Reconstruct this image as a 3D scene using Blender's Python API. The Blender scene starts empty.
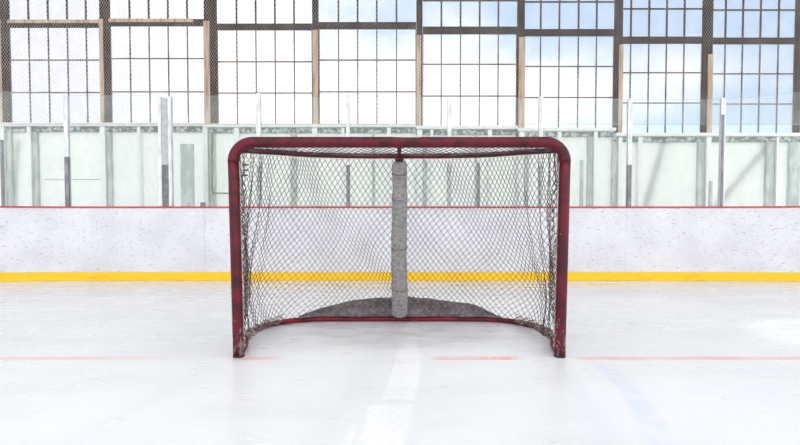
import bpy, bmesh, math, random
from mathutils import Vector, noise as mnoise
random.seed(4)
S = bpy.context.scene
COL = S.collection

# ------------------------------------------------------------------ camera
CAMH = 0.733; F = 432.0; TH = math.radians(1.5); PY = 242.3; CX = 400.0
cam_d = bpy.data.cameras.new('camera'); cam = bpy.data.objects.new('camera', cam_d); COL.objects.link(cam)
cam_d.sensor_width = 36; cam_d.lens = F / 800 * 36
cam_d.shift_y = (PY - 222.5) / 800
cam.location = (0, 0, CAMH); cam.rotation_euler = (math.pi / 2 - TH, 0, 0)
S.camera = cam

def W(px, py, Y):
    """point at world depth Y that the photograph shows at px, py (used only to measure sizes)"""
    xn = (px - CX) / F; yn = (PY - py) / F
    d = Vector((xn, math.cos(TH) + yn * math.sin(TH), -math.sin(TH) + yn * math.cos(TH)))
    t = Y / d.y
    return Vector((d.x * t, Y, CAMH + d.z * t))
def WX(px, Y, py=180): return W(px, py, Y).x
def WZ(py, Y): return W(400, py, Y).z

# ------------------------------------------------------------------ sky
w = bpy.data.worlds.new('sky'); S.world = w; w.use_nodes = True
nt = w.node_tree; nt.nodes.clear()
def N(t, kind, **k):
    n = t.nodes.new(kind)
    for a, b in k.items(): setattr(n, a, b)
    return n
def math_n(t, op, a, b=None, clamp=False):
    n = N(t, 'ShaderNodeMath', operation=op, use_clamp=clamp)
    for i, v in enumerate((a, b)):
        if v is None: continue
        if isinstance(v, (int, float)): n.inputs[i].default_value = v
        else: t.links.new(v, n.inputs[i])
    return n.outputs[0]
def mix_c(t, fac, a, b):
    n = N(t, 'ShaderNodeMix', data_type='RGBA')
    for sock, v in ((n.inputs[0], fac), (n.inputs[6], a), (n.inputs[7], b)):
        if isinstance(v, (int, float)): sock.default_value = v
        elif isinstance(v, tuple): sock.default_value = (*v, 1) if len(v) == 3 else v
        else: t.links.new(v, sock)
    return n.outputs[2]
def mrange(t, v, a, b, c=0, d=1):
    n = N(t, 'ShaderNodeMapRange', interpolation_type='SMOOTHSTEP')
    t.links.new(v, n.inputs[0])
    for i, x in enumerate((a, b, c, d)): n.inputs[i + 1].default_value = x
    return n.outputs[0]
tc = N(nt, 'ShaderNodeTexCoord'); sep = N(nt, 'ShaderNodeSeparateXYZ')
nt.links.new(tc.outputs['Generated'], sep.inputs[0])
nz = N(nt, 'ShaderNodeTexNoise'); nz.inputs['Scale'].default_value = 3.2; nz.inputs['Detail'].default_value = 5
mp = N(nt, 'ShaderNodeMapping'); mp.inputs['Scale'].default_value = (1, 1, 2.2); mp.inputs['Location'].default_value = (3.1, 0.4, 1.7)
nt.links.new(tc.outputs['Generated'], mp.inputs[0]); nt.links.new(mp.outputs[0], nz.inputs['Vector'])
# clear blue grows to the right and upwards, clouds lie low
bx = mrange(nt, sep.outputs[0], -0.15, 0.55, 0.0, 0.55)
bz = mrange(nt, sep.outputs[2], 0.28, 0.50, 0.0, 0.50)
bl = math_n(nt, 'ADD', bx, bz)
bl = math_n(nt, 'ADD', bl, math_n(nt, 'MULTIPLY', math_n(nt, 'SUBTRACT', nz.outputs[0], 0.5), 1.15))
left = mrange(nt, sep.outputs[0], -0.6, -0.25, 1.0, 0.0)
bl = mrange(nt, bl, 0.12, 0.75)
front = mrange(nt, sep.outputs[1], 0.0, 0.4)
up = mrange(nt, sep.outputs[2], 0.6, 0.75, 1.0, 0.0)
bl = math_n(nt, 'MULTIPLY', bl, math_n(nt, 'MULTIPLY', front, up))
c = mix_c(nt, math_n(nt, 'MULTIPLY', left, 0.9), (0.97, 0.97, 0.98), (0.68, 0.71, 0.80))
c = mix_c(nt, bl, c, (0.44, 0.58, 0.76))
back = mrange(nt, sep.outputs[1], -0.5, 0.3, 1.3, 1.0)
bg = N(nt, 'ShaderNodeBackground'); out = N(nt, 'ShaderNodeOutputWorld')
nt.links.new(c, bg.inputs[0]); nt.links.new(back, bg.inputs[1]); nt.links.new(bg.outputs[0], out.inputs[0])

# ------------------------------------------------------------------ view
S.view_settings.view_transform = 'Standard'; S.view_settings.look = 'None'
S.view_settings.gamma = 1; S.view_settings.exposure = 0.67
S.view_settings.use_curve_mapping = False

# low winter sun, in front of the camera and to the right, soft behind thin cloud
sd = bpy.data.lights.new('sun', 'SUN'); sun = bpy.data.objects.new('sun', sd); COL.objects.link(sun)
sd.energy = 0.35; sd.angle = math.radians(4); sd.color = (1, 0.95, 0.88)
sun.rotation_euler = (math.radians(-50), 0, math.radians(-12)); sun.location = (3, 12, 9)

# two added spot lamps in mid-air, standing in for sunlight on the ice
def beam(src, dst, size, sx, power, blend):
    d_ = bpy.data.lights.new('added_sun_spot', 'SPOT'); o_ = bpy.data.objects.new('added_sun_spot', d_); COL.objects.link(o_)
    d_.energy = power; d_.spot_size = math.radians(size); d_.spot_blend = blend; d_.shadow_soft_size = .004; d_.color = (1, .98, .95)
    o_.location = src; v_ = Vector(dst) - Vector(src); o_.rotation_euler = v_.to_track_quat('-Z', 'Y').to_euler(); o_.scale = (sx, 1, 1)
beam((0.47, 6.0, 5.2), (-.035, 1.9, 0), 17, .12, 210, .45)
beam((7.5, 6.2, 6.3), (3.12, 3.08, 0), 7.6, 1, 430, .5)

# ------------------------------------------------------------------ materials
def mat(name):
    m = bpy.data.materials.new(name); m.use_nodes = True; t = m.node_tree; t.nodes.clear()
    o = N(t, 'ShaderNodeOutputMaterial'); return m, t, o
def pbsdf(t, o, rough=0.5, metal=0.0, spec=0.5):
    b = N(t, 'ShaderNodeBsdfPrincipled'); t.links.new(b.outputs[0], o.inputs[0])
    b.inputs['Roughness'].default_value = rough; b.inputs['Metallic'].default_value = metal
    b.inputs['Specular IOR Level'].default_value = spec
    return b
def tnoise(t, scale, detail=4, sc=(1, 1, 1), rough=0.5):
    g = N(t, 'ShaderNodeNewGeometry'); m = N(t, 'ShaderNodeMapping'); n = N(t, 'ShaderNodeTexNoise')
    m.inputs['Scale'].default_value = sc; n.inputs['Scale'].default_value = scale; n.inputs['Detail'].default_value = detail
    n.inputs['Roughness'].default_value = rough
    t.links.new(g.outputs['Position'], m.inputs[0]); t.links.new(m.outputs[0], n.inputs['Vector'])
    return n.outputs[0]
def bump(t, b, h, strength=0.3, dist=0.01):
    n = N(t, 'ShaderNodeBump'); n.inputs['Strength'].default_value = strength; n.inputs['Distance'].default_value = dist
    t.links.new(h, n.inputs['Height']); t.links.new(n.outputs[0], b.inputs['Normal'])
def noisy(name, c1, c2, scale=20, rough=0.6, lo=0.4, hi=0.65, sc=(1, 1, 1), metal=0, spec=0.4, bmp=0.2, detail=5):
    m, t, o = mat(name); b = pbsdf(t, o, rough, metal, spec)
    n = tnoise(t, scale, detail, sc)
    t.links.new(mix_c(t, mrange(t, n, lo, hi), c1, c2), b.inputs['Base Color'])
    if bmp: bump(t, b, n, bmp)
    return m

M = {}
def make_red(name, c_hi, c_lo, wear):
    m, t, o = mat(name); b = pbsdf(t, o, 0.42, 0, 0.32)
    g = N(t, 'ShaderNodeNewGeometry'); s = N(t, 'ShaderNodeSeparateXYZ'); t.links.new(g.outputs['Position'], s.inputs[0])
    n1 = tnoise(t, 14, 6, (1, 1, 1)); n2 = tnoise(t, 55, 5, (1, 1, .35), .65)
    base = mix_c(t, mrange(t, n1, .38, .66), c_hi, c_lo)
    # chipped paint: bare steel and black scuffs, heaviest near the feet where skates and pucks hit
    low = mrange(t, s.outputs[2], 0.02, 0.42, 0.17, 0.0)
    chip = mrange(t, math_n(t, 'ADD', n2, low), 0.68 - wear, 0.72 - wear)
    base = mix_c(t, chip, base, (0.20, 0.17, 0.17))
    n3 = tnoise(t, 30, 4, (1, 1, 1)); base = mix_c(t, mrange(t, n3, .66, .72), base, (.02, .012, .015))
    t.links.new(base, b.inputs['Base Color']); bump(t, b, n2, .12, .003)
    return m
M['red'] = make_red('red_paint', (0.115, 0.003, 0.013), (0.045, 0.002, 0.006), 0.0)
M['red_dark'] = make_red('red_paint_dark', (0.13, 0.004, 0.015), (0.04, 0.003, 0.008), 0.02)
M['red_base'] = make_red('red_paint_base', (0.22, 0.008, 0.022), (0.10, 0.005, 0.012), -0.16)
M['net'] = noisy('net_twine', (0.07, 0.045, 0.047), (0.16, 0.125, 0.125), 9, .9, sc=(1, 1, 1), bmp=0, spec=.1)
M['twine_pale'] = noisy('pale_dirty_twine', (0.42, 0.36, 0.33), (0.16, 0.12, 0.12), 25, .9, bmp=0, spec=.1)
M['lace'] = noisy('white_lacing', (0.75, 0.74, 0.74), (0.5, 0.48, 0.48), 30, .9, bmp=0, spec=.1)
M['pad'] = noisy('grey_pad_canvas', (0.31, 0.295, 0.29), (0.20, 0.185, 0.185), 45, .85, .40, .66, (1, .4, 1.6), bmp=.4)
M['skirt'] = noisy('grey_felt', (0.20, 0.175, 0.17), (0.12, 0.10, 0.10), 30, .95, .38, .62, bmp=.5)
M['rubber'] = noisy('black_rubber', (0.02, 0.02, 0.02), (0.05, 0.05, 0.05), 60, .7)
M['zip'] = noisy('dark_strap', (0.05, 0.03, 0.035), (0.12, 0.07, 0.07), 60, .7)
M['alu'] = noisy('aluminium', (0.78, 0.78, 0.79), (0.6, 0.6, 0.62), 25, .45, metal=.15, sc=(1, 1, .2), bmp=.05)
M['alu_dark'] = noisy('dull_steel', (0.19, 0.18, 0.20), (0.30, 0.29, 0.31), 25, .5, metal=.2, sc=(1, 1, .2), bmp=.05)
M['greypanel'] = noisy('grey_plate', (0.50, 0.51, 0.51), (0.40, 0.41, 0.41), 14, .6)
M['darkpanel'] = noisy('dark_plate', (0.15, 0.16, 0.16), (0.22, 0.23, 0.23), 14, .6)
M['wood'] = noisy('weathered_dark_wood', (0.014, 0.010, 0.010), (0.04, 0.028, 0.024), 16, .85, .35, .7, (1, 1, .12), bmp=.4)
M['woodh'] = noisy('weathered_dark_beam', (0.012, 0.009, 0.010), (0.034, 0.026, 0.026), 16, .85, .35, .7, (.12, 1, 1), bmp=.4)
M['sunlit_strip'] = noisy('sunlit_wood_tone', (0.74, 0.57, 0.42), (0.44, 0.30, 0.20), 18, .8, .4, .7, (1, 1, .1), bmp=.3)  # sunlight on the post and transom edges, put into the wood colour
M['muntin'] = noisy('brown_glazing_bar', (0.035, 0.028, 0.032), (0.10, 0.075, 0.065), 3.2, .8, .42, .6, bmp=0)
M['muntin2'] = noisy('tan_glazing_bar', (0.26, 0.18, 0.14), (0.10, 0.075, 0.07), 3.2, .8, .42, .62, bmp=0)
M['white'] = noisy('white_painted_wood', (0.93, 0.93, 0.91), (0.86, 0.86, 0.83), 9, .6, .45, .7, (1, 1, .4), bmp=.1)
M['green'] = noisy('green_grey_board_and_shade', (0.44, 0.50, 0.46), (0.62, 0.67, 0.63), 12, .7, sc=(1, 1, .3), bmp=.2)  # plank and thin posts, and the shade strips beside the studs
M['sill_shade'] = noisy('mottled_green_sill_shade', (0.16, 0.20, 0.18), (0.55, 0.60, 0.57), 16, .8, .45, .62, bmp=.2)  # shade below the sill, put into a dark mottled colour
M['yellow'] = noisy('yellow_kickplate', (0.90, 0.56, 0.010), (0.80, 0.46, 0.015), 11, .45, .5, .75, (.5, 1, 1.5), bmp=.05)
M['redrail'] = noisy('red_cap', (0.55, 0.05, 0.07), (0.42, 0.05, 0.06), 10, .5, bmp=0)
M['rust'] = noisy('rusty_pipe', (0.30, 0.17, 0.11), (0.45, 0.30, 0.22), 30, .8)
M['line'] = noisy('netting_cord', (0.40, 0.35, 0.30), (0.56, 0.50, 0.45), 4, .8, bmp=0, spec=.2)
M['ground'] = noisy('snowy_yard', (0.8, 0.8, 0.8), (0.6, 0.6, 0.58), 1, .9)
M['box'] = noisy('dark_box', (0.10, 0.10, 0.11), (0.16, 0.16, 0.17), 30, .6)

# scuffed white boards
m, t, o = mat('scuffed_white_board'); b = pbsdf(t, o, .42, 0, .4)
big = tnoise(t, 2.2, 3); base = mix_c(t, mrange(t, big, .35, .7), (0.72, 0.72, 0.75), (0.64, 0.64, 0.67))
sp = tnoise(t, 26, 5, (.55, 1, 1.5), .65); base = mix_c(t, math_n(t, 'MULTIPLY', mrange(t, sp, .57, .66), .55), base, (0.30, 0.28, 0.29))
sp2 = tnoise(t, 60, 2, (.3, 1, 1.6)); base = mix_c(t, math_n(t, 'MULTIPLY', mrange(t, sp2, .685, .72), .7), base, (0.10, 0.09, 0.10))
t.links.new(base, b.inputs['Base Color']); M['board'] = m

# white sheeting of the lower wall, lets daylight through
m, t, o = mat('white_sheeting')
d = N(t, 'ShaderNodeBsdfDiffuse'); tr = N(t, 'ShaderNodeBsdfTranslucent'); mx = N(t, 'ShaderNodeMixShader')
n = tnoise(t, 3.5, 4, (1, 1, .5)); cc = mix_c(t, mrange(t, n, .4, .7), (0.95, 0.95, 0.925), (0.89, 0.90, 0.87))
t.links.new(cc, d.inputs[0]); tr.inputs[0].default_value = (.95, .96, .92, 1); mx.inputs[0].default_value = .55
t.links.new(d.outputs[0], mx.inputs[1]); t.links.new(tr.outputs[0], mx.inputs[2]); t.links.new(mx.outputs[0], o.inputs[0]); M['sheet'] = m

def glassm(name, tint, haze, hazec, gl):
    m, t, o = mat(name)
    tp = N(t, 'ShaderNodeBsdfTransparent'); tp.inputs[0].default_value = (*tint, 1)
    df = N(t, 'ShaderNodeBsdfDiffuse'); gs = N(t, 'ShaderNodeBsdfGlossy'); gs.inputs['Roughness'].default_value = .04
    m1 = N(t, 'ShaderNodeMixShader'); m2 = N(t, 'ShaderNodeMixShader')
    df.inputs[0].default_value = (*hazec, 1)
    n = tnoise(t, 5, 5, (1, 1, .6), .6); fine = tnoise(t, 45, 3)
    f = math_n(t, 'ADD', mrange(t, n, .35, .75, haze * .6, haze * 1.5), math_n(t, 'MULTIPLY', mrange(t, fine, .70, .76), haze * 2.0))
    t.links.new(f, m1.inputs[0]); t.links.new(tp.outputs[0], m1.inputs[1]); t.links.new(df.outputs[0], m1.inputs[2])
    m2.inputs[0].default_value = gl; t.links.new(m1.outputs[0], m2.inputs[1]); t.links.new(gs.outputs[0], m2.inputs[2])
    t.links.new(m2.outputs[0], o.inputs[0]); return m
M['glass'] = glassm('shield_glass', (.98, .993, .986), .055, (.86, .93, .90), .015)
M['glassedge'] = noisy('glass_edge', (.50, .66, .60), (.62, .75, .70), 12, .3, bmp=0)
M['winglass'] = glassm('window_glass', (.99, .99, .995), .03, (.93, .93, .95), .015)

# ice
m, t, o = mat('rink_ice'); b = pbsdf(t, o, .2, 0, .5)
g = N(t, 'ShaderNodeNewGeometry'); s = N(t, 'ShaderNodeSeparateXYZ'); t.links.new(g.outputs['Position'], s.inputs[0])
X, Y = s.outputs[0], s.outputs[1]
def band(v, c, hw, soft):
    return mrange(t, math_n(t, 'ABSOLUTE', math_n(t, 'SUBTRACT', v, c)), hw - soft, hw + soft, 1, 0)
big = tnoise(t, .9, 4); base = mix_c(t, mrange(t, big, .3, .7), (0.82, 0.825, 0.83), (0.76, 0.765, 0.77))
sw = tnoise(t, 3, 5, (.35, 1.3, 1)); base = mix_c(t, math_n(t, 'MULTIPLY', mrange(t, sw, .45, .75), .35), base, (0.66, 0.66, 0.665))
# dirty snow scraped up inside the goal
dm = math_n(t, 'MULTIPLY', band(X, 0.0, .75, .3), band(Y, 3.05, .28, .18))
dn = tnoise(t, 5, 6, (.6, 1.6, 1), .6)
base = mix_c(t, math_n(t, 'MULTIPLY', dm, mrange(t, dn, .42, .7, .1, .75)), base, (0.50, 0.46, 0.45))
# worn red goal line
wig = math_n(t, 'MULTIPLY', math_n(t, 'SUBTRACT', tnoise(t, 3, 3), .5), .03)
ly = math_n(t, 'ADD', Y, wig)
line = band(ly, 2.472, .032, .008)
rn = tnoise(t, 4.5, 5, (1, 2.2, 1), .6)
seg_l = mrange(t, X, -1.75, -1.15, 1, 0)
seg_l = math_n(t, 'MULTIPLY', seg_l, .42)
seg_r = math_n(t, 'MULTIPLY', mrange(t, X, .95, 1.1), .72)
seg_a = math_n(t, 'MULTIPLY', band(X, -.83, .12, .08), .7)
seg_c = math_n(t, 'MULTIPLY', band(X, .43, .23, .05), mrange(t, rn, .35, .5, .5, 1.25))
lf = math_n(t, 'ADD', math_n(t, 'ADD', seg_l, seg_r), math_n(t, 'ADD', seg_a, seg_c), True)
lf = math_n(t, 'MULTIPLY', lf, mrange(t, rn, .3, .6, .55, 1))
base = mix_c(t, math_n(t, 'MULTIPLY', line, lf), base, (0.86, 0.30, 0.28))
# faded blue crease arc, right side only
cx_ = math_n(t, 'SUBTRACT', X, -.35); cy_ = math_n(t, 'SUBTRACT', Y, 2.5)
r_ = math_n(t, 'SQRT', math_n(t, 'ADD', math_n(t, 'MULTIPLY', cx_, cx_), math_n(t, 'MULTIPLY', math_n(t, 'MULTIPLY', cy_, cy_), .55)))
arc = math_n(t, 'MULTIPLY', band(r_, 1.46, .045, .02), math_n(t, 'MULTIPLY', mrange(t, X, .4, .7), mrange(t, Y, 2.36, 2.44, 1, 0)))
bn = tnoise(t, 7, 4)
base = mix_c(t, math_n(t, 'MULTIPLY', arc, mrange(t, bn, .35, .65, .1, .42)), base, (0.55, 0.66, 0.82))
t.links.new(base, b.inputs['Base Color'])
rr = tnoise(t, 2, 4, (.5, 1.5, 1)); t.links.new(mrange(t, rr, .3, .7, .22, .36), b.inputs['Roughness'])
hb = tnoise(t, 14, 5, (1, .5, 1)); bump(t, b, hb, .04, .01)
M['ice'] = m

# ------------------------------------------------------------------ builders
def obj(name, bm, m, parent=None, smooth=False):
    me = bpy.data.meshes.new(name); bmesh.ops.recalc_face_normals(bm, faces=bm.faces[:])
    bm.to_mesh(me); bm.free()
    o = bpy.data.objects.new(name, me); COL.objects.link(o)
    for mm in (m if isinstance(m, (list, tuple)) else [m]): me.materials.append(mm)
    if smooth:
        for p in me.polygons: p.use_smooth = len(p.vertices) == 4
    if parent:
        o.parent = parent; o.matrix_parent_inverse = parent.matrix_basis.inverted()
    return o
def empty(name, loc, kind=None):
    o = bpy.data.objects.new(name, None); COL.objects.link(o); o.location = loc; o.empty_display_size = .1
    if kind: o['kind'] = kind
    return o
def tag(o, label, cat, group=None, kind=None):
    o['label'] = label; o['category'] = cat
    if group: o['group'] = group
    if kind: o['kind'] = kind
    return o
def struct(o, label=None):
    o['kind'] = 'structure'
    if label: o['label'] = label
    return o
def box(bm, x0, x1, y0, y1, z0, z1, bev=0):
    vs = [bm.verts.new((x, y, z)) for x in (x0, x1) for y in (y0, y1) for z in (z0, z1)]
    fs = [bm.faces.new([vs[i] for i in q]) for q in ((0, 1, 3, 2), (4, 6, 7, 5), (0, 4, 5, 1), (2, 3, 7, 6), (0, 2, 6, 4), (1, 5, 7, 3))]
    if bev:
        es = list({e for f in fs for e in f.edges})
        bmesh.ops.bevel(bm, geom=es, offset=bev, segments=2, affect='EDGES', profile=.7)
    return bm
def boxm(*a, **k): return box(bmesh.new(), *a, **k)
def tube(bm, pts, r, n=12, cap=True, flat=None):
    """sweep a ring along pts; r a number or list; flat=(a,b) semi axes factors"""
    pts = [Vector(p) for p in pts]; rings = []; ref = None
    for i, p in enumerate(pts):
        d = (pts[min(i + 1, len(pts) - 1)] - pts[max(i - 1, 0)])
        if d.length < 1e-9: d = Vector((0, 0, 1))
        d.normalize()
        if ref is None:
            ref = Vector((1, 0, 0)) if abs(d.x) < .9 else Vector((0, 0, 1))
        a = (ref - d * ref.dot(d)).normalized(); b_ = d.cross(a); ref = a
        rr = r[i] if isinstance(r, (list, tuple)) else r
        fa, fb = flat or (1, 1)
        rings.append([bm.verts.new(p + a * (math.cos(2 * math.pi * k / n) * rr * fa) + b_ * (math.sin(2 * math.pi * k / n) * rr * fb)) for k in range(n)])
    for A, B in zip(rings, rings[1:]):
        for k in range(n): bm.faces.new((A[k], A[(k + 1) % n], B[(k + 1) % n], B[k]))
    if cap: bm.faces.new(rings[0][::-1]); bm.faces.new(rings[-1])
    return bm
def catmull(P, n=12):
    P = [Vector(p) for p in P]; Q = [P[0] * 2 - P[1]] + P + [P[-1] * 2 - P[-2]]; out_ = []
    for i in range(1, len(Q) - 2):
        a, b_, c_, d = Q[i - 1:i + 3]
        for k in range(n):
            u = k / n
            out_.append(.5 * ((2 * b_) + (c_ - a) * u + (2 * a - 5 * b_ + 4 * c_ - d) * u * u + (3 * b_ - a - 3 * c_ + d) * u ** 3))
    out_.append(P[-1].copy()); return out_
class Path:
    def __init__(s, pts):
        s.p = pts; s.l = [0]
        for a, b_ in zip(pts, pts[1:]): s.l.append(s.l[-1] + (b_ - a).length)
        s.L = s.l[-1]
    def at(s, u):
        d = min(max(u, 0), 1) * s.L
        lo, hi = 0, len(s.l) - 1
        while hi - lo > 1:
            m_ = (lo + hi) // 2
            if s.l[m_] <= d: lo = m_
            else: hi = m_
        seg = s.l[hi] - s.l[lo]
        return s.p[lo].lerp(s.p[hi], (d - s.l[lo]) / seg if seg else 0)

# ------------------------------------------------------------------ setting: ice
YB = 6.35                      # face of the end boards
def yb(x):
    a = max(0, abs(x) - 4.5)
    return YB - (8.5 - math.sqrt(8.5 ** 2 - min(a, 6) ** 2))
bm = bmesh.new()
box(bm, -11, 11, -6, 8.6, -.12, 0)
struct(obj('floor', bm, M['ice']), 'smooth white rink ice with faded red goal line')
struct(obj('ground', boxm(-16, 16, 8.62, 26, -.3, -.05), M['ground']), 'snowy ground outside the windows')

# ------------------------------------------------------------------ setting: window wall
YW = 8.0
xp = {'Z': (-104, -98, -91), 'A': (0.5, 6, 12.5), 'B': (103, 107, 112.5), 'C': (206, 212, 218.5), 'D': (313, 316.5, 319.5), 'E': (416, 418.5, 422.5),
      'F': (516, 519, 523.5), 'G': (612.5, 618, 620.5), 'H': (700, 706, 709.5), 'I': (792, 798, 803), 'J': (888, 894, 900)}
order = 'ZABCDEFGHIJ'
left_lit = 'ZABC'             # sunlit edge, put in as a pale strip: left on these posts, right on others
ZTOP = WZ(-75, YW)
# bay data: transom top/bottom, glazing bars between transom and sill, bar above, sill top
bays = {
 'Z': (20, 28, (60, 92.5), (-13,), 123), 'A': (20.5, 27.5, (60, 92.5), (-13,), 123), 'B': (19.5, 26, (58.5, 91.8), (-13,), 123),
 'C': (24, 30, (61.7, 93), (-9,), 124), 'D': (22.5, 29, (60, 91.8), (-9,), 124), 'E': (27, 34, (64.2, 96), (.5,), 126),
 'F': (29.5, 36, (66.4, 97.4), (1.8,), 128), 'G': (37, 43.5, (72.7, 103), (8.8,), 133), 'H': (38, 44, (73.8, 104), (10,), 133.3), 'I': (39, 45, (74.5, 105), (11,), 133.5)}
bars = {'A': (31.7, 51, 70, 88.7), 'B': (132, 151, 170, 189), 'C': (238, 257, 276, 295), 'D': (339, 358, 377, 396.5),
        'E': (441, 460, 479, 497.5), 'F': (539.5, 558, 577, 595), 'G': (629, 647, 664.5, 682), 'H': (722.8, 740, 757.5, 775.5),
        'Z': (-72, -53, -34, -15), 'I': (819, 836, 853, 870)}
def bx3(bm, xa, xb, ya, yb_, zt, zb): box(bm, WX(xa, YW), WX(xb, YW), ya, yb_, zb, zt)
wn = 0
for i, k in enumerate(order):
    a, mdl, b_ = xp[k]
    sillk = bays[k if k in bays else 'I'][4]
    tr_b = bays[k if k in bays else 'I'][1]
    zs = WZ(sillk + 1, YW)
    x0, x1 = WX(a, YW), WX(b_, YW); xm = WX(mdl, YW)
    post = struct(obj('trim_%d' % (i + 1), boxm(x0 + .004, x1 - .004, YW - .03, YW + .03, zs, ZTOP, bev=.006), M['wood']),
                  'weathered dark wood post between two tall windows')
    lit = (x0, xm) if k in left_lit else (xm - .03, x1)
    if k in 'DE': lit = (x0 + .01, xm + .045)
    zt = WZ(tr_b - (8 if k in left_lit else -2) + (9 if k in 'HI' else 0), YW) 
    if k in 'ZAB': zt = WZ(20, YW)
    obj('sunlit_strip', boxm(lit[0], lit[1], YW - .045, YW - .032, zs + .01, zt, bev=.004), M['sunlit_strip'], post)
    if k == 'J': continue
    wn += 1
    t0, t1, rows, rows_up, sill = bays[k]
    xa = x1 + .002; xb = WX(xp[order[i + 1]][0], YW) - .002
    zsill = WZ(sill + 1, YW)
    win = empty('window_%d' % wn, ((xa + xb) / 2, YW, zsill), 'structure')
    bm = boxm(xa, xb, YW - .024, YW + .024, WZ(t1, YW), WZ(t0, YW), bev=.006)
    obj('transom', bm, M['woodh'], win)
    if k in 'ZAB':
        obj('sunlit_strip', boxm(xa, xb - (.18 if k == 'B' else 0), YW - .038, YW - .026, WZ(t0 + 3.3, YW), WZ(t0, YW), bev=.003), M['sunlit_strip'], win)  # lit upper edge of the transom, put in as a pale strip
    hw = .0125
    up_b = bmesh.new(); lo_b = bmesh.new()
    for px in bars[k]:
        x = WX(px, YW)
        box(up_b, x - hw * 1.25, x + hw * 1.25, YW, YW + .014, WZ(t0, YW) + .001, ZTOP)
        box(lo_b, x - hw * .85, x + hw * .85, YW, YW + .014, zsill, WZ(t1, YW) - .001)
    step = WZ(rows[0], YW) - WZ(rows[1], YW)
    z_up = [WZ(rows_up[0], YW) + q * step for q in range(4)]
    for z in z_up:
        if z < ZTOP: box(up_b, xa, xb, YW - .004, YW + .012, z - .013, z + .013)
    for r in rows: box(lo_b, xa, xb, YW - .004, YW + .012, WZ(r, YW) - .010, WZ(r, YW) + .010)
    # slim stiles at both ends of the bay
    box(lo_b, xa, xa + .012, YW, YW + .014, zsill, WZ(t1, YW) - .001); box(lo_b, xb - .012, xb, YW, YW + .014, zsill, WZ(t1, YW) - .001)
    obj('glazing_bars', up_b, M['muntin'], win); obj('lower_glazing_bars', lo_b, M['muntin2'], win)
    obj('pane', boxm(xa, xb, YW + .026, YW + .030, zsill, ZTOP), M['winglass'], win)
# top beam above the view
struct(obj('wall_top', boxm(WX(-110, YW), WX(906, YW), YW - .06, YW + .2, ZTOP, ZTOP + .5), M['woodh']), 'dark beam above the windows')

struct(obj('shade_roof', boxm(-11, 11, 2.4, YW + .25, ZTOP + .55, ZTOP + .75), M['darkpanel']), 'unseen dark roof deck over the end of the rink, added to shade the back ice')  # out of view; its reach and dark tone are set to shade the back ice

# sill, a dark strip for the shade under it, and the sheeted lower wall
groups = (('ZAB', 123), ('CD', 124), ('E', 126), ('F', 128), ('GHI', 133))
wall = None
xl, xr = WX(-104, YW), WX(900, YW)
bm = bmesh.new()
for g, s_ in groups:
    x0 = WX(xp[g[0]][0], YW); x1 = WX(xp[order[order.index(g[-1]) + 1]][0], YW)
    box(bm, x0, x1, YW + .03, YW + .05, 0, WZ(s_ + 4, YW))
wall = struct(obj('wall_back', bm, M['sheet']), 'white sheeted lower wall behind the glass shields')
ti = 20
for g, s_ in groups:
    x0 = WX(xp[g[0]][0], YW); x1 = WX(xp[order[order.index(g[-1]) + 1]][0], YW)
    struct(obj('trim_%d' % ti, boxm(x0 + .002, x1 - .002, YW - .12, YW + .18, WZ(s_ + 4.2, YW), WZ(s_ + 1, YW) - .002, bev=.005), M['white']), 'white painted window sill above the sheeted wall'); ti += 1
    obj('sill_shade', boxm(x0 + .002, x1 - .002, YW - .04, YW + .028, WZ(s_ + 9, YW), WZ(s_ + 4.2, YW) - .002), M['sill_shade'], wall)
def sill_at(px):
    for g, s_ in groups:
        if px < xp[order[order.index(g[-1]) + 1]][0]: return s_
    return 133
# white studs (px from, to) and green-grey strips beside them, shade put in as colour
for a, b_ in ((-98, -92), (-70, -66), (4.5, 8), (31, 34.5), (103, 108), (140, 143), (205, 209.5), (236, 240.5), (313, 318), (342, 345), (387, 391), (417, 422),
              (430, 433), (487, 491), (518, 523), (556, 560), (592, 595.5), (616.5, 620), (636, 640), (703.5, 708), (773, 775), (806, 811)):
    s_ = sill_at(a)
    obj('stud', boxm(WX(a, YW), WX(b_, YW), YW - .07, YW + .028, 0.001, WZ(s_ + 4.3, YW), bev=.004), M['white'], wall)
for a, b_ in ((8.3, 13), (34.8, 39), (-91, -86), (109, 112.5), (210, 216), (291, 297), (372, 375), (423, 427), (475, 477), (524, 528), (587, 591.8), (611.5, 616.2), (697, 703.2), (765, 772.5), (788, 798)):
    s_ = sill_at(a)
    obj('shade_strip', boxm(WX(a, YW), WX(b_, YW), YW - .035, YW + .028, 0.001, WZ(s_ + 9.2, YW)), M['green'], wall)
# timber braces standing outside, seen as soft shapes through the sheeting
def brace(pa, pb, w_):
    A = W(pa[0], pa[1], YW + .10); B = W(pb[0], pb[1], YW + .10); B.z = max(B.z, .0)
    bm = bmesh.new(); d = (B - A).normalized(); n_ = Vector((d.z, 0, -d.x)) * w_
    vs = [bm.verts.new(p + q + Vector((0, yy, 0))) for yy in (-.045, .045) for p, q in ((A, n_), (A, -n_), (B, -n_), (B, n_))]
    for q in ((0, 1, 2, 3), (7, 6, 5, 4), (0, 4, 5, 1), (1, 5, 6, 2), (2, 6, 7, 3), (3, 7, 4, 0)): bm.faces.new([vs[j] for j in q])
    obj('brace', bm, M['wood'], wall)
brace((662, 140), (638, 226), .055); brace((770, 140), (700, 222), .05)
brace((22, 140), (16, 225), .03)
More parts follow.
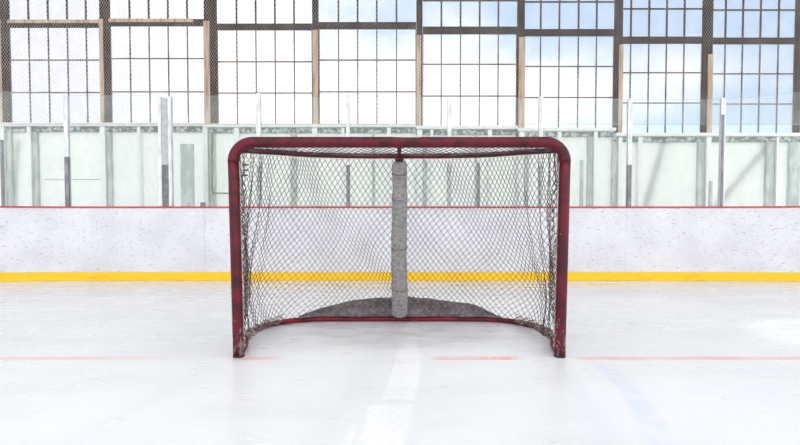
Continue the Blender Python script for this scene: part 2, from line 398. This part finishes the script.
# thin seam batten and rusty pipe on the lower wall
obj('seam_batten', boxm(WX(44, YW), WX(101, YW), YW + .018, YW + .028, WZ(179.8, YW), WZ(179, YW)), M['greypanel'], wall)
bm = tube(bmesh.new(), [W(212, 132, 7.935), W(212, 190, 7.935), W(212.4, 192.5, 7.935), W(214, 193.2, 7.935), W(229, 193.2, 7.935)], .013, 8)
tag(obj('rusty_pipe', bm, M['rust'], smooth=True), 'thin rusty pipe running down the lower wall beside the green plank left of the goal', 'pipe')

# things standing behind the boards
def stand(name, label, cat, px0, px1, pyt, Yd, m_, dy=.05, gr=None):
    return tag(obj(name, boxm(WX(px0, Yd), WX(px1, Yd), Yd - dy, Yd + dy, 0, WZ(pyt, Yd), bev=.006), M[m_]), label, cat, gr)
stand('wooden_plank', 'tall green-grey plank leaning upright behind the glass beside the wide grey pillar', 'plank', 181, 194, 144, 7.4, 'green', .02)
stand('metal_post', 'short thin green post behind the glass just right of the goal', 'post', 580, 583, 160, 7.3, 'green', .02)
stand('metal_post', 'short thin green post behind the glass near the far right stanchion', 'post', 709.5, 712, 181, 7.3, 'green', .02)
stand('metal_post', 'short dark grey post behind the glass seen through the right half of the goal net', 'post', 477, 480, 163, 6.9, 'alu_dark', .02)
stand('metal_post', 'slim dark pipe post behind the glass at the far left edge', 'post', 1.6, 3.8, 140, 7.3, 'alu_dark', .02)

# ------------------------------------------------------------------ end boards
BH = 1.07
def strip(x0, x1, off0, off1, z0, z1, n=None):
    n = n or max(1, int(abs(x1 - x0) / .25)); bm = bmesh.new(); rows = []
    for i in range(n + 1):
        x = x0 + (x1 - x0) * i / n; y = yb(x)
        rows.append([bm.verts.new((x, y + o_, z)) for o_, z in ((off0, z0), (off1, z0), (off1, z1), (off0, z1))])
    for A, B in zip(rows, rows[1:]):
        for k in range(4): bm.faces.new((A[k], A[(k + 1) % 4], B[(k + 1) % 4], B[k]))
    bm.faces.new(rows[0]); bm.faces.new(rows[-1][::-1])
    return bm
boards = tag(empty('dasher_boards', (0, YB, 0)), 'scuffed white rink boards with yellow kick plate and thin red cap behind the goal', 'rink boards')
ed = [-8.6, -6.9, WX(204, YB), -.45 * 0 - .28, WX(488, YB) + .0, WX(627, YB), 6.9, 8.6]
for a, b_ in zip(ed, ed[1:]):
    obj('board_panel', strip(a + .0012, b_ - .0012, 0, .06, .004, BH), M['board'], boards)
kp = obj('kick_plate', strip(-8.6, 8.6, -.012, -.001, .002, .13), M['yellow'], boards); kp['label'] = 'yellow kick plate'
cp = obj('cap_rail', strip(-8.6, 8.6, -.012, .085, BH + .001, BH + .024), M['redrail'], boards); cp['label'] = 'thin red cap rail'

# ------------------------------------------------------------------ glass shields and stanchions
YG = .035
zc = BH + .025
stp = [(66.5, 96, 4.2), (165, 97, 13), (258.5, 93.5, 4.5), (348, 95, 3.6), (449.5, 98, 4), (541, 97, 4), (630, 99, 4.2), (723, 98, 4.6)]
slabel = ['slim aluminium stanchion at the left, second upright from the left edge of the glass',
 'wide grey and white pillar between glass panels, widest of the stanchions',
 'slim white stanchion rising above the left corner of the goal',
 'slim stanchion behind the goal, just left of the padded centre pole',
 'slim white stanchion behind the goal, just right of the padded centre pole',
 'slim pale stanchion rising above the right corner of the goal',
 'slim white and grey stanchion standing first to the right of the goal',
 'slim grey aluminium stanchion nearest the right edge of the glass']
xs = []
for (px, pt, wpx), lb in zip(stp, slabel):
    x = WX(px, YB); y = yb(x) + YG; hw = wpx / 68 / 2; zt = WZ(pt, y)
    xs.append((x, hw, zt))
    root = tag(empty('stanchion', (x, y, zc)), lb, 'stanchion', 'aluminium stanchions holding the glass shields')
    zm = WZ(157 if px < 100 else 165, y)
    if wpx > 10:
        for sgn in (-1, 1):
            xa, xb = sorted((x + sgn * hw, x + sgn * (hw - .045)))
            obj('side_channel', boxm(xa, xb, y - .03, y + .03, zc, zt, bev=.004), M['alu'], root)
        obj('upper_plate', boxm(x - hw + .046, x + hw - .046, y - .02, y + .02, zm + .001, zt - .02), M['greypanel'], root)
        lp = obj('lower_plate', boxm(x - hw + .046, x + hw - .046, y - .02, y + .02, zc, zm), M['darkpanel'], root); lp['label'] = 'dark grey lower plate'
    else:
        obj('post', boxm(x - hw, x + hw, y - .022, y + .022, zm if px != 723 else zc, zt, bev=.004), M['alu'], root)
        if px in (258.5, 449.5, 541):
            obj('channel_sleeve', boxm(x - hw * .95, x + hw * .95, y - .026, y + .026, zc, zm - .001, bev=.004), M['greypanel'], root)
        elif px in (723,): 
            d_ = obj('clamp_strip', boxm(x - hw * .9, x + hw * .2, y - .030, y - .023, zc, zt - .25), M['alu_dark'], root); d_['label'] = 'dull grey clamp strip'
        else:
            d_ = obj('steel_sleeve', boxm(x - hw * .95, x + hw * .95, y - .026, y + .026, zc, zm - .001, bev=.004), M['alu_dark'], root); d_['label'] = 'dark grey steel sleeve'
gl_l = ['glass shield panel at the far left edge, left of the first slim stanchion', 'glass shield panel between the first slim stanchion and the wide grey pillar',
 'glass shield panel right of the wide grey pillar, beside the goal', 'glass shield panel behind the left part of the goal net', 'glass shield panel directly behind the padded centre pole',
 'glass shield panel behind the right part of the goal net', 'glass shield panel above and just right of the goal corner', 'glass shield panel between the two stanchions right of the goal',
 'glass shield panel at the far right edge, its top edge rising outward']
tops = [93, 95, 95, 97, 97, 98, 98.5, 99, (99, 91.5)]
exs = [(-8.4, 0, 0)] + xs + [(8.4, 0, 0)]
for i in range(len(exs) - 1):
    a = exs[i][0] + exs[i][1] + .003; b_ = exs[i + 1][0] - exs[i + 1][1] - .003
    n = 8 if i in (0, 8) else 3
    tt = tops[i] if isinstance(tops[i], tuple) else (tops[i], tops[i])
    bm = bmesh.new(); rows = []
    for q in range(n + 1):
        x = a + (b_ - a) * q / n; y = yb(x) + YG
        pyt = tt[0] + (tt[1] - tt[0]) * min(1, max(0, (x - a) / 1.3))
        z1 = WZ(pyt, YB)
        rows.append([bm.verts.new((x, y + o_, z)) for o_, z in ((-.006, zc), (.006, zc), (.006, z1), (-.006, z1))])
    for A, B in zip(rows, rows[1:]):
        for k in range(4):
            f = bm.faces.new((A[k], A[(k + 1) % 4], B[(k + 1) % 4], B[k])); f.material_index = 1 if k in (0, 2) else 0
    for e in (rows[0], rows[-1][::-1]): bm.faces.new(e).material_index = 1
    tag(obj('glass_shield', bm, [M['glass'], M['glassedge']]), gl_l[i], 'glass panel', 'glass shields on the rink boards')
# small dark box on the cap rail
x = WX(199, YB)
tag(obj('small_box', boxm(x - .03, x + .03, YB + .095, YB + .14, 0, 1.16, bev=.004), M['box']), 'small dark box top showing behind the boards, left of the goal', 'box')

# ------------------------------------------------------------------ protective netting above the glass
def lattice(x0, x1, z0, z1, y, cw, ch, r):
    bm = bmesh.new(); sl = ch / cw; H = z1 - z0; dx = H / sl
    n = int((x1 - x0 + dx) / cw) + 2
    for sgn in (1, -1):
        for i in range(n):
            s0 = x0 - dx + i * cw if sgn > 0 else x0 + i * cw
            A = [s0, z0]; B = [s0 + sgn * dx, z1]
            P = []
            for lim in (0,):
                ta, tb = 0.0, 1.0; d = B[0] - A[0]
                for bound, side in ((x0, 1), (x1, -1)):
                    tcr = (bound - A[0]) / d
                    inside_b = (B[0] - bound) * side >= 0; inside_a = (A[0] - bound) * side >= 0
                    if not inside_a and not inside_b: ta, tb = 1, 0
                    elif not inside_a: ta = max(ta, tcr)
                    elif not inside_b: tb = min(tb, tcr)
            if tb - ta < .002: continue
            pa = Vector((A[0] + d * ta, y + sgn * r, z0 + H * ta)); pb = Vector((A[0] + d * tb, y + sgn * r, z0 + H * tb))
            tube(bm, [pa, pb], r, 3, cap=False)
    return bm
zn0 = WZ(124, YB + .1); zn1 = WZ(-40, YB + .1)
nroot = tag(empty('safety_netting', (0, YB + .12, zn0)), 'fine diamond safety netting hanging above the glass in front of the windows', 'netting')
obj('mesh', lattice(-8.2, 8.2, zn0, zn1, YB + .12, .038, .062, .0020), M['line'], nroot)
obj('bottom_cord', tube(bmesh.new(), [(-8.2, YB + .12, zn0), (8.2, YB + .12, zn0)], .003, 6), M['line'], nroot)
obj('top_cable', tube(bmesh.new(), [(-8.2, YB + .12, zn1), (8.2, YB + .12, zn1)], .006, 6), M['line'], nroot)

# ------------------------------------------------------------------ the goal
YF = 2.5
goal = tag(empty('hockey_goal', (0, YF, 0)), 'dark red steel hockey goal with worn diamond net and grey padded centre pole', 'hockey goal')
R = .031
zt = 1.243; xt = .957; xb_ = .936
def post_x(z): return xb_ + (xt - xb_) * z / zt
# posts up to the bend, the crossbar carries both bends
zb = zt - .115
for sg in (-1, 1):
    pts = [(sg * post_x(z), YF, z) for z in [0.012 + (zb - .012) * q / 12 for q in range(13)]]
    p = obj('goal_post', tube(bmesh.new(), pts, R, 24), M['red'], goal, True)
    ft = obj('foot_cap', tube(bmesh.new(), [(sg * xb_, YF, 0), (sg * xb_, YF, .011)], R * 1.02, 20), M['rubber'], p); ft['label'] = 'black rubber foot'
pts = []
rb = .115
for q in range(11):
    a = math.pi / 2 * q / 10
    pts.append((-(xt - rb) - rb * math.cos(a), YF, zb + rb * math.sin(a)))
pts += [(x_, YF, zt) for x_ in [-(xt - rb) + 2 * (xt - rb) * q / 20 for q in range(1, 20)]]
pts += [(-x_, y_, z_) for x_, y_, z_ in pts[10::-1]]
obj('crossbar', tube(bmesh.new(), pts, R, 24), M['red'], goal, True)
# top shelf bar and base bar
ztb = 1.218; YS = 2.81; zbb = .022; YBk = 3.47
half = [(-.93, YF + .03, 1.205), (-.86, 2.60, 1.212), (-.74, 2.685, ztb), (-.58, 2.755, ztb), (-.42, 2.79, ztb), (-.2, YS, ztb)]
top = half + [(0, YS, ztb)] + [(-a, b_, c_) for a, b_, c_ in half[::-1]]
topP = catmull(top, 8)
obj('top_shelf_bar', tube(bmesh.new(), topP, .0165, 14), M['red_dark'], goal, True)
bh_ = [(-.935, YF + .035, zbb), (-.965, 2.68, zbb), (-1.03, 2.87, zbb), (-1.06, 3.05, zbb), (-1.00, 3.25, zbb), (-.85, 3.41, zbb), (-.66, YBk, zbb), (-.35, YBk + .01, zbb)]
basep = bh_ + [(0, YBk + .01, zbb)] + [(-a, b_, c_) for a, b_, c_ in bh_[::-1]]
baseP = catmull(basep, 8)
obj('base_bar', tube(bmesh.new(), baseP, .021, 14), M['red_base'], goal, True)
# short centre brace from crossbar to shelf bar with its clamp
br = obj('top_brace', tube(bmesh.new(), [(0, YF + .025, zt - .012), (0, YS - .01, ztb)], .013, 12), M['red_dark'], goal, True)
obj('clamp_block', boxm(-.028, .028, YS - .028, YS + .028, ztb - .032, ztb + .012, bev=.005), M['red_dark'], br)
# centre pole and its pad
poleA = Vector((0, YS, ztb - .02)); poleB = Vector((0, YBk, zbb + .01))
pole = obj('centre_pole', tube(bmesh.new(), [poleA, Vector((0, YBk - .05, .06)), poleB], .016, 12), M['red_dark'], goal, True)
bm = bmesh.new(); n = 60; pts = []; rr = []
A = Vector((0, YS - .025, ztb - .045)); B = Vector((0, YBk - .075, .052))
for i in range(n + 1):
    u = i / n; p = A.lerp(B, u); p.x += .003 * math.sin(u * 9) ; pts.append(p)
    r_ = .047 + .017 * u + .0012 * math.sin(u * 75) + .0016 * math.sin(u * 31 + 1)
    if u > .965: r_ *= math.sqrt(max(.06, 1 - ((u - .965) / .035) ** 2))
    if u < .012: r_ *= .9
    rr.append(r_)
tube(bm, pts, rr, 20, flat=(1, .62))
pad = obj('pole_pad', bm, M['pad'], goal, True); pad['label'] = 'worn grey pad wrapped round the centre pole'
for k, u in enumerate((.06, .2, .5, .78)):
    c_ = A.lerp(B, u); d = (B - A).normalized() * .004; r_ = .047 + .017 * u + .003
    obj('strap', tube(bmesh.new(), [c_ - d, c_ + d], r_, 20, flat=(1, .62)), M['skirt'], pad, True)

# ---- nets
TP = Path([p.copy() for p in topP]); BP = Path([p.copy() for p in baseP])
NU, NV = 88, 22
def fold(u):           # how slack the net is: loose near the posts
    e = min(u, 1 - u); return math.exp(-(e / .15) ** 2)
def S_back(u, v):
    # the top and the bottom path meet at equal plan angle: sides of the base are longer
    uu = u - math.copysign(1, .5 - u) * .05 * math.exp(-((min(u, 1 - u) - .18) / .09) ** 2) * (1 - v) ** 2 + .010 * math.sin(v * 5.1 + u * 17) + .004 * math.sin(v * 11 + u * 40)
    b_ = BP.at(uu); t_ = TP.at(.5 + .86 * .5 * math.sin(math.pi * (min(1, max(0, uu)) - .5)) + .14 * (min(1, max(0, uu)) - .5))
    p = b_.lerp(t_, v)
    c_ = Vector((0, 2.9, p.z)); nrm = (p - c_); nrm.z = 0; nrm.normalize()
    k = fold(u); e = min(u, 1 - u)
    env = min(1, e / .02) * math.sin(math.pi * min(1, max(0, v))) ** .5
    d = env * (k * (.022 * math.sin(e * 150 + v * 4) + .012 * math.sin(e * 290 - v * 7)) + .010 * math.sin(u * 48 + v * 6))
    d += .010 * mnoise.noise(Vector((u * 14, v * 4, 2.2))) * env
    # lower edge sags inward over the base bar, most at the back corners
    lowk = math.exp(-(v / .16) ** 2)
    corner = math.exp(-((e - .20) / .09) ** 2)
    d -= lowk * (.12 * corner - .03) * min(1, e / .05)
    p = p + nrm * d
    p.z += lowk * corner * .012 * math.sin(u * 130) + .004 * math.sin(u * 45 + v * 9) * env
    if v < .03: p.z = max(p.z, .03)
    p.z = max(p.z, .012)
    return p
def net_bm(Sf, NU, NV, r, sub=2):
    bm = bmesh.new(); mm = NV * sub
    for sgn in (1, -1):
        for i in range(-NV, NU + NV + 1):
            run = []
            for j in range(mm + 1):
                v = j / mm; cu = i + sgn * v * NV
                u = cu / NU
                if -1e-6 <= u <= 1 + 1e-6: run.append(Sf(min(1, max(0, u)), v))
                elif run: break
            if len(run) > 1: tube(bm, run, r, 4, cap=False)
    return bm
obj('back_net', net_bm(S_back, NU, NV, .0019, 3), M['net'], goal)
def S_top(u, v):
    u2 = .03 + .94 * u
    t_ = TP.at(u2); f_ = Vector((t_.x, YF + .005, zt - .022))
    p = f_.lerp(t_, v); p.z -= .010 * math.sin(math.pi * v) * (1 + .5 * math.sin(u * 40))
    return p
tn = obj('top_net', net_bm(S_top, 50, 5, .0021, 3), M['net'], goal)
# white lacing wound round shelf bar, posts and base bar
def coil(P, u0, u1, pitch, rad, r, off=0):
    L = P.L * (u1 - u0); turns = L / pitch; n_ = int(turns * 8); pts = []
    for i in range(n_ + 1):
        u = u0 + (u1 - u0) * i / n_; p = P.at(u); q = P.at(min(1, u + .002)); q0 = P.at(max(0, u - .002))
        d = (q - q0).normalized(); side = Vector((-d.y, d.x, 0)).normalized(); upv = d.cross(side)
        a = 2 * math.pi * turns * i / n_
        pts.append(p + side * math.cos(a) * rad + upv * math.sin(a) * rad)
    return tube(bmesh.new(), pts, r, 5)
# draw cord along the bottom edge of the shelf bar
def edge_cord(sgn, amp, off):
    pts = []
    for i in range(241):
        u = .05 + .9 * i / 240; p = TP.at(u)
        pts.append(p + Vector((0, -.012, -.021 - amp * abs(math.sin(i * .42 + off)))))
    return pts
obj('lacing', tube(bmesh.new(), edge_cord(1, .007, 0), .0030, 5), M['lace'], goal)['label'] = 'white zigzag edge cord under the shelf bar'
for sg in (-1, 1):
    P = Path([Vector((sg * post_x(z), YF, z)) for z in (.04, .3, .6, .9, zb)])
    pts = []
    n_ = 200
    for i in range(n_ + 1):
        z = .05 + (zb - .05) * i / n_
        pts.append((sg * (post_x(z) - .026 - .004 * math.sin(i * .9)), YF + .026 + .004 * math.cos(i * .9), z))
    obj('lacing', tube(bmesh.new(), pts, .0028, 5), M['lace'], goal)
# gathered net roll along the lower side edges
for sg in (-1, 1):
    bm = bmesh.new()
    for q in range(6):
        pts = []
        for i in range(90):
            e = .07 + .17 * i / 89; u = e if sg < 0 else 1 - e
            p = BP.at(u); c_ = Vector((0, 2.9, 0)); nr = (p - c_); nr.z = 0; nr.normalize()
            p = p - nr * (.055 * math.sin(math.pi * i / 89) + .020 + .012 * math.sin(q * 1.3 + i * .35)); p.z = .030 + .010 * q + .007 * math.sin(i * .55 + q * 2) 
            pts.append(p)
        tube(bm, pts, .003, 4)
    obj('gathered_net', bm, M['twine_pale'], goal)
# dark hook straps near the left top corner
for k in range(3):
    z = 1.125 - .03 * k; pc = S_back(.075, z / 1.21)
    obj('hook_strap', boxm(pc.x - .012, pc.x + .022, pc.y - .010, pc.y - .004, z - .005, z + .004), M['zip'], goal)

# ---- felt skirt over the base bar, higher in the middle
bm = bmesh.new(); rows = []; n = 90
for i in range(n + 1):
    x = -.80 + 1.60 * i / n; a = abs(x)
    y0 = YBk - .005 - max(0, a - .60) ** 2 * 1.6
    h = .028 + .125 * max(0, 1 - (a / .74) ** 2.1)
    if x > .4: h += .018 * math.exp(-((x - .60) / .12) ** 2)
    h += .006 * mnoise.noise(Vector((x * 9, 0, 0)))
    if a > .74: h *= (1 - (a - .74) / .08)
    h = max(h, .012)
    row = []
    for j in range(7):
        v = j / 6
        row.append(bm.verts.new((x, y0 - .02 * (1 - v) - .012 * math.sin(v * 3 + x * 14) + .012 * mnoise.noise(Vector((x * 11, v * 3, 5))), .046 + h * v)))
    for j in range(6, -1, -1):
        v = j / 6; c_ = row[j].co
        row.append(bm.verts.new((c_.x, c_.y + .012, c_.z + .002)))
    rows.append(row)
for A_, B_ in zip(rows, rows[1:]):
    for k in range(len(A_)): bm.faces.new((A_[k], A_[(k + 1) % len(A_)], B_[(k + 1) % len(B_)], B_[k]))
bm.faces.new(rows[0]); bm.faces.new(rows[-1][::-1])
sk = obj('skirt', bm, M['skirt'], goal, True); sk['label'] = 'dirty grey felt skirt along the base bar'
goal.location.x = -.0045
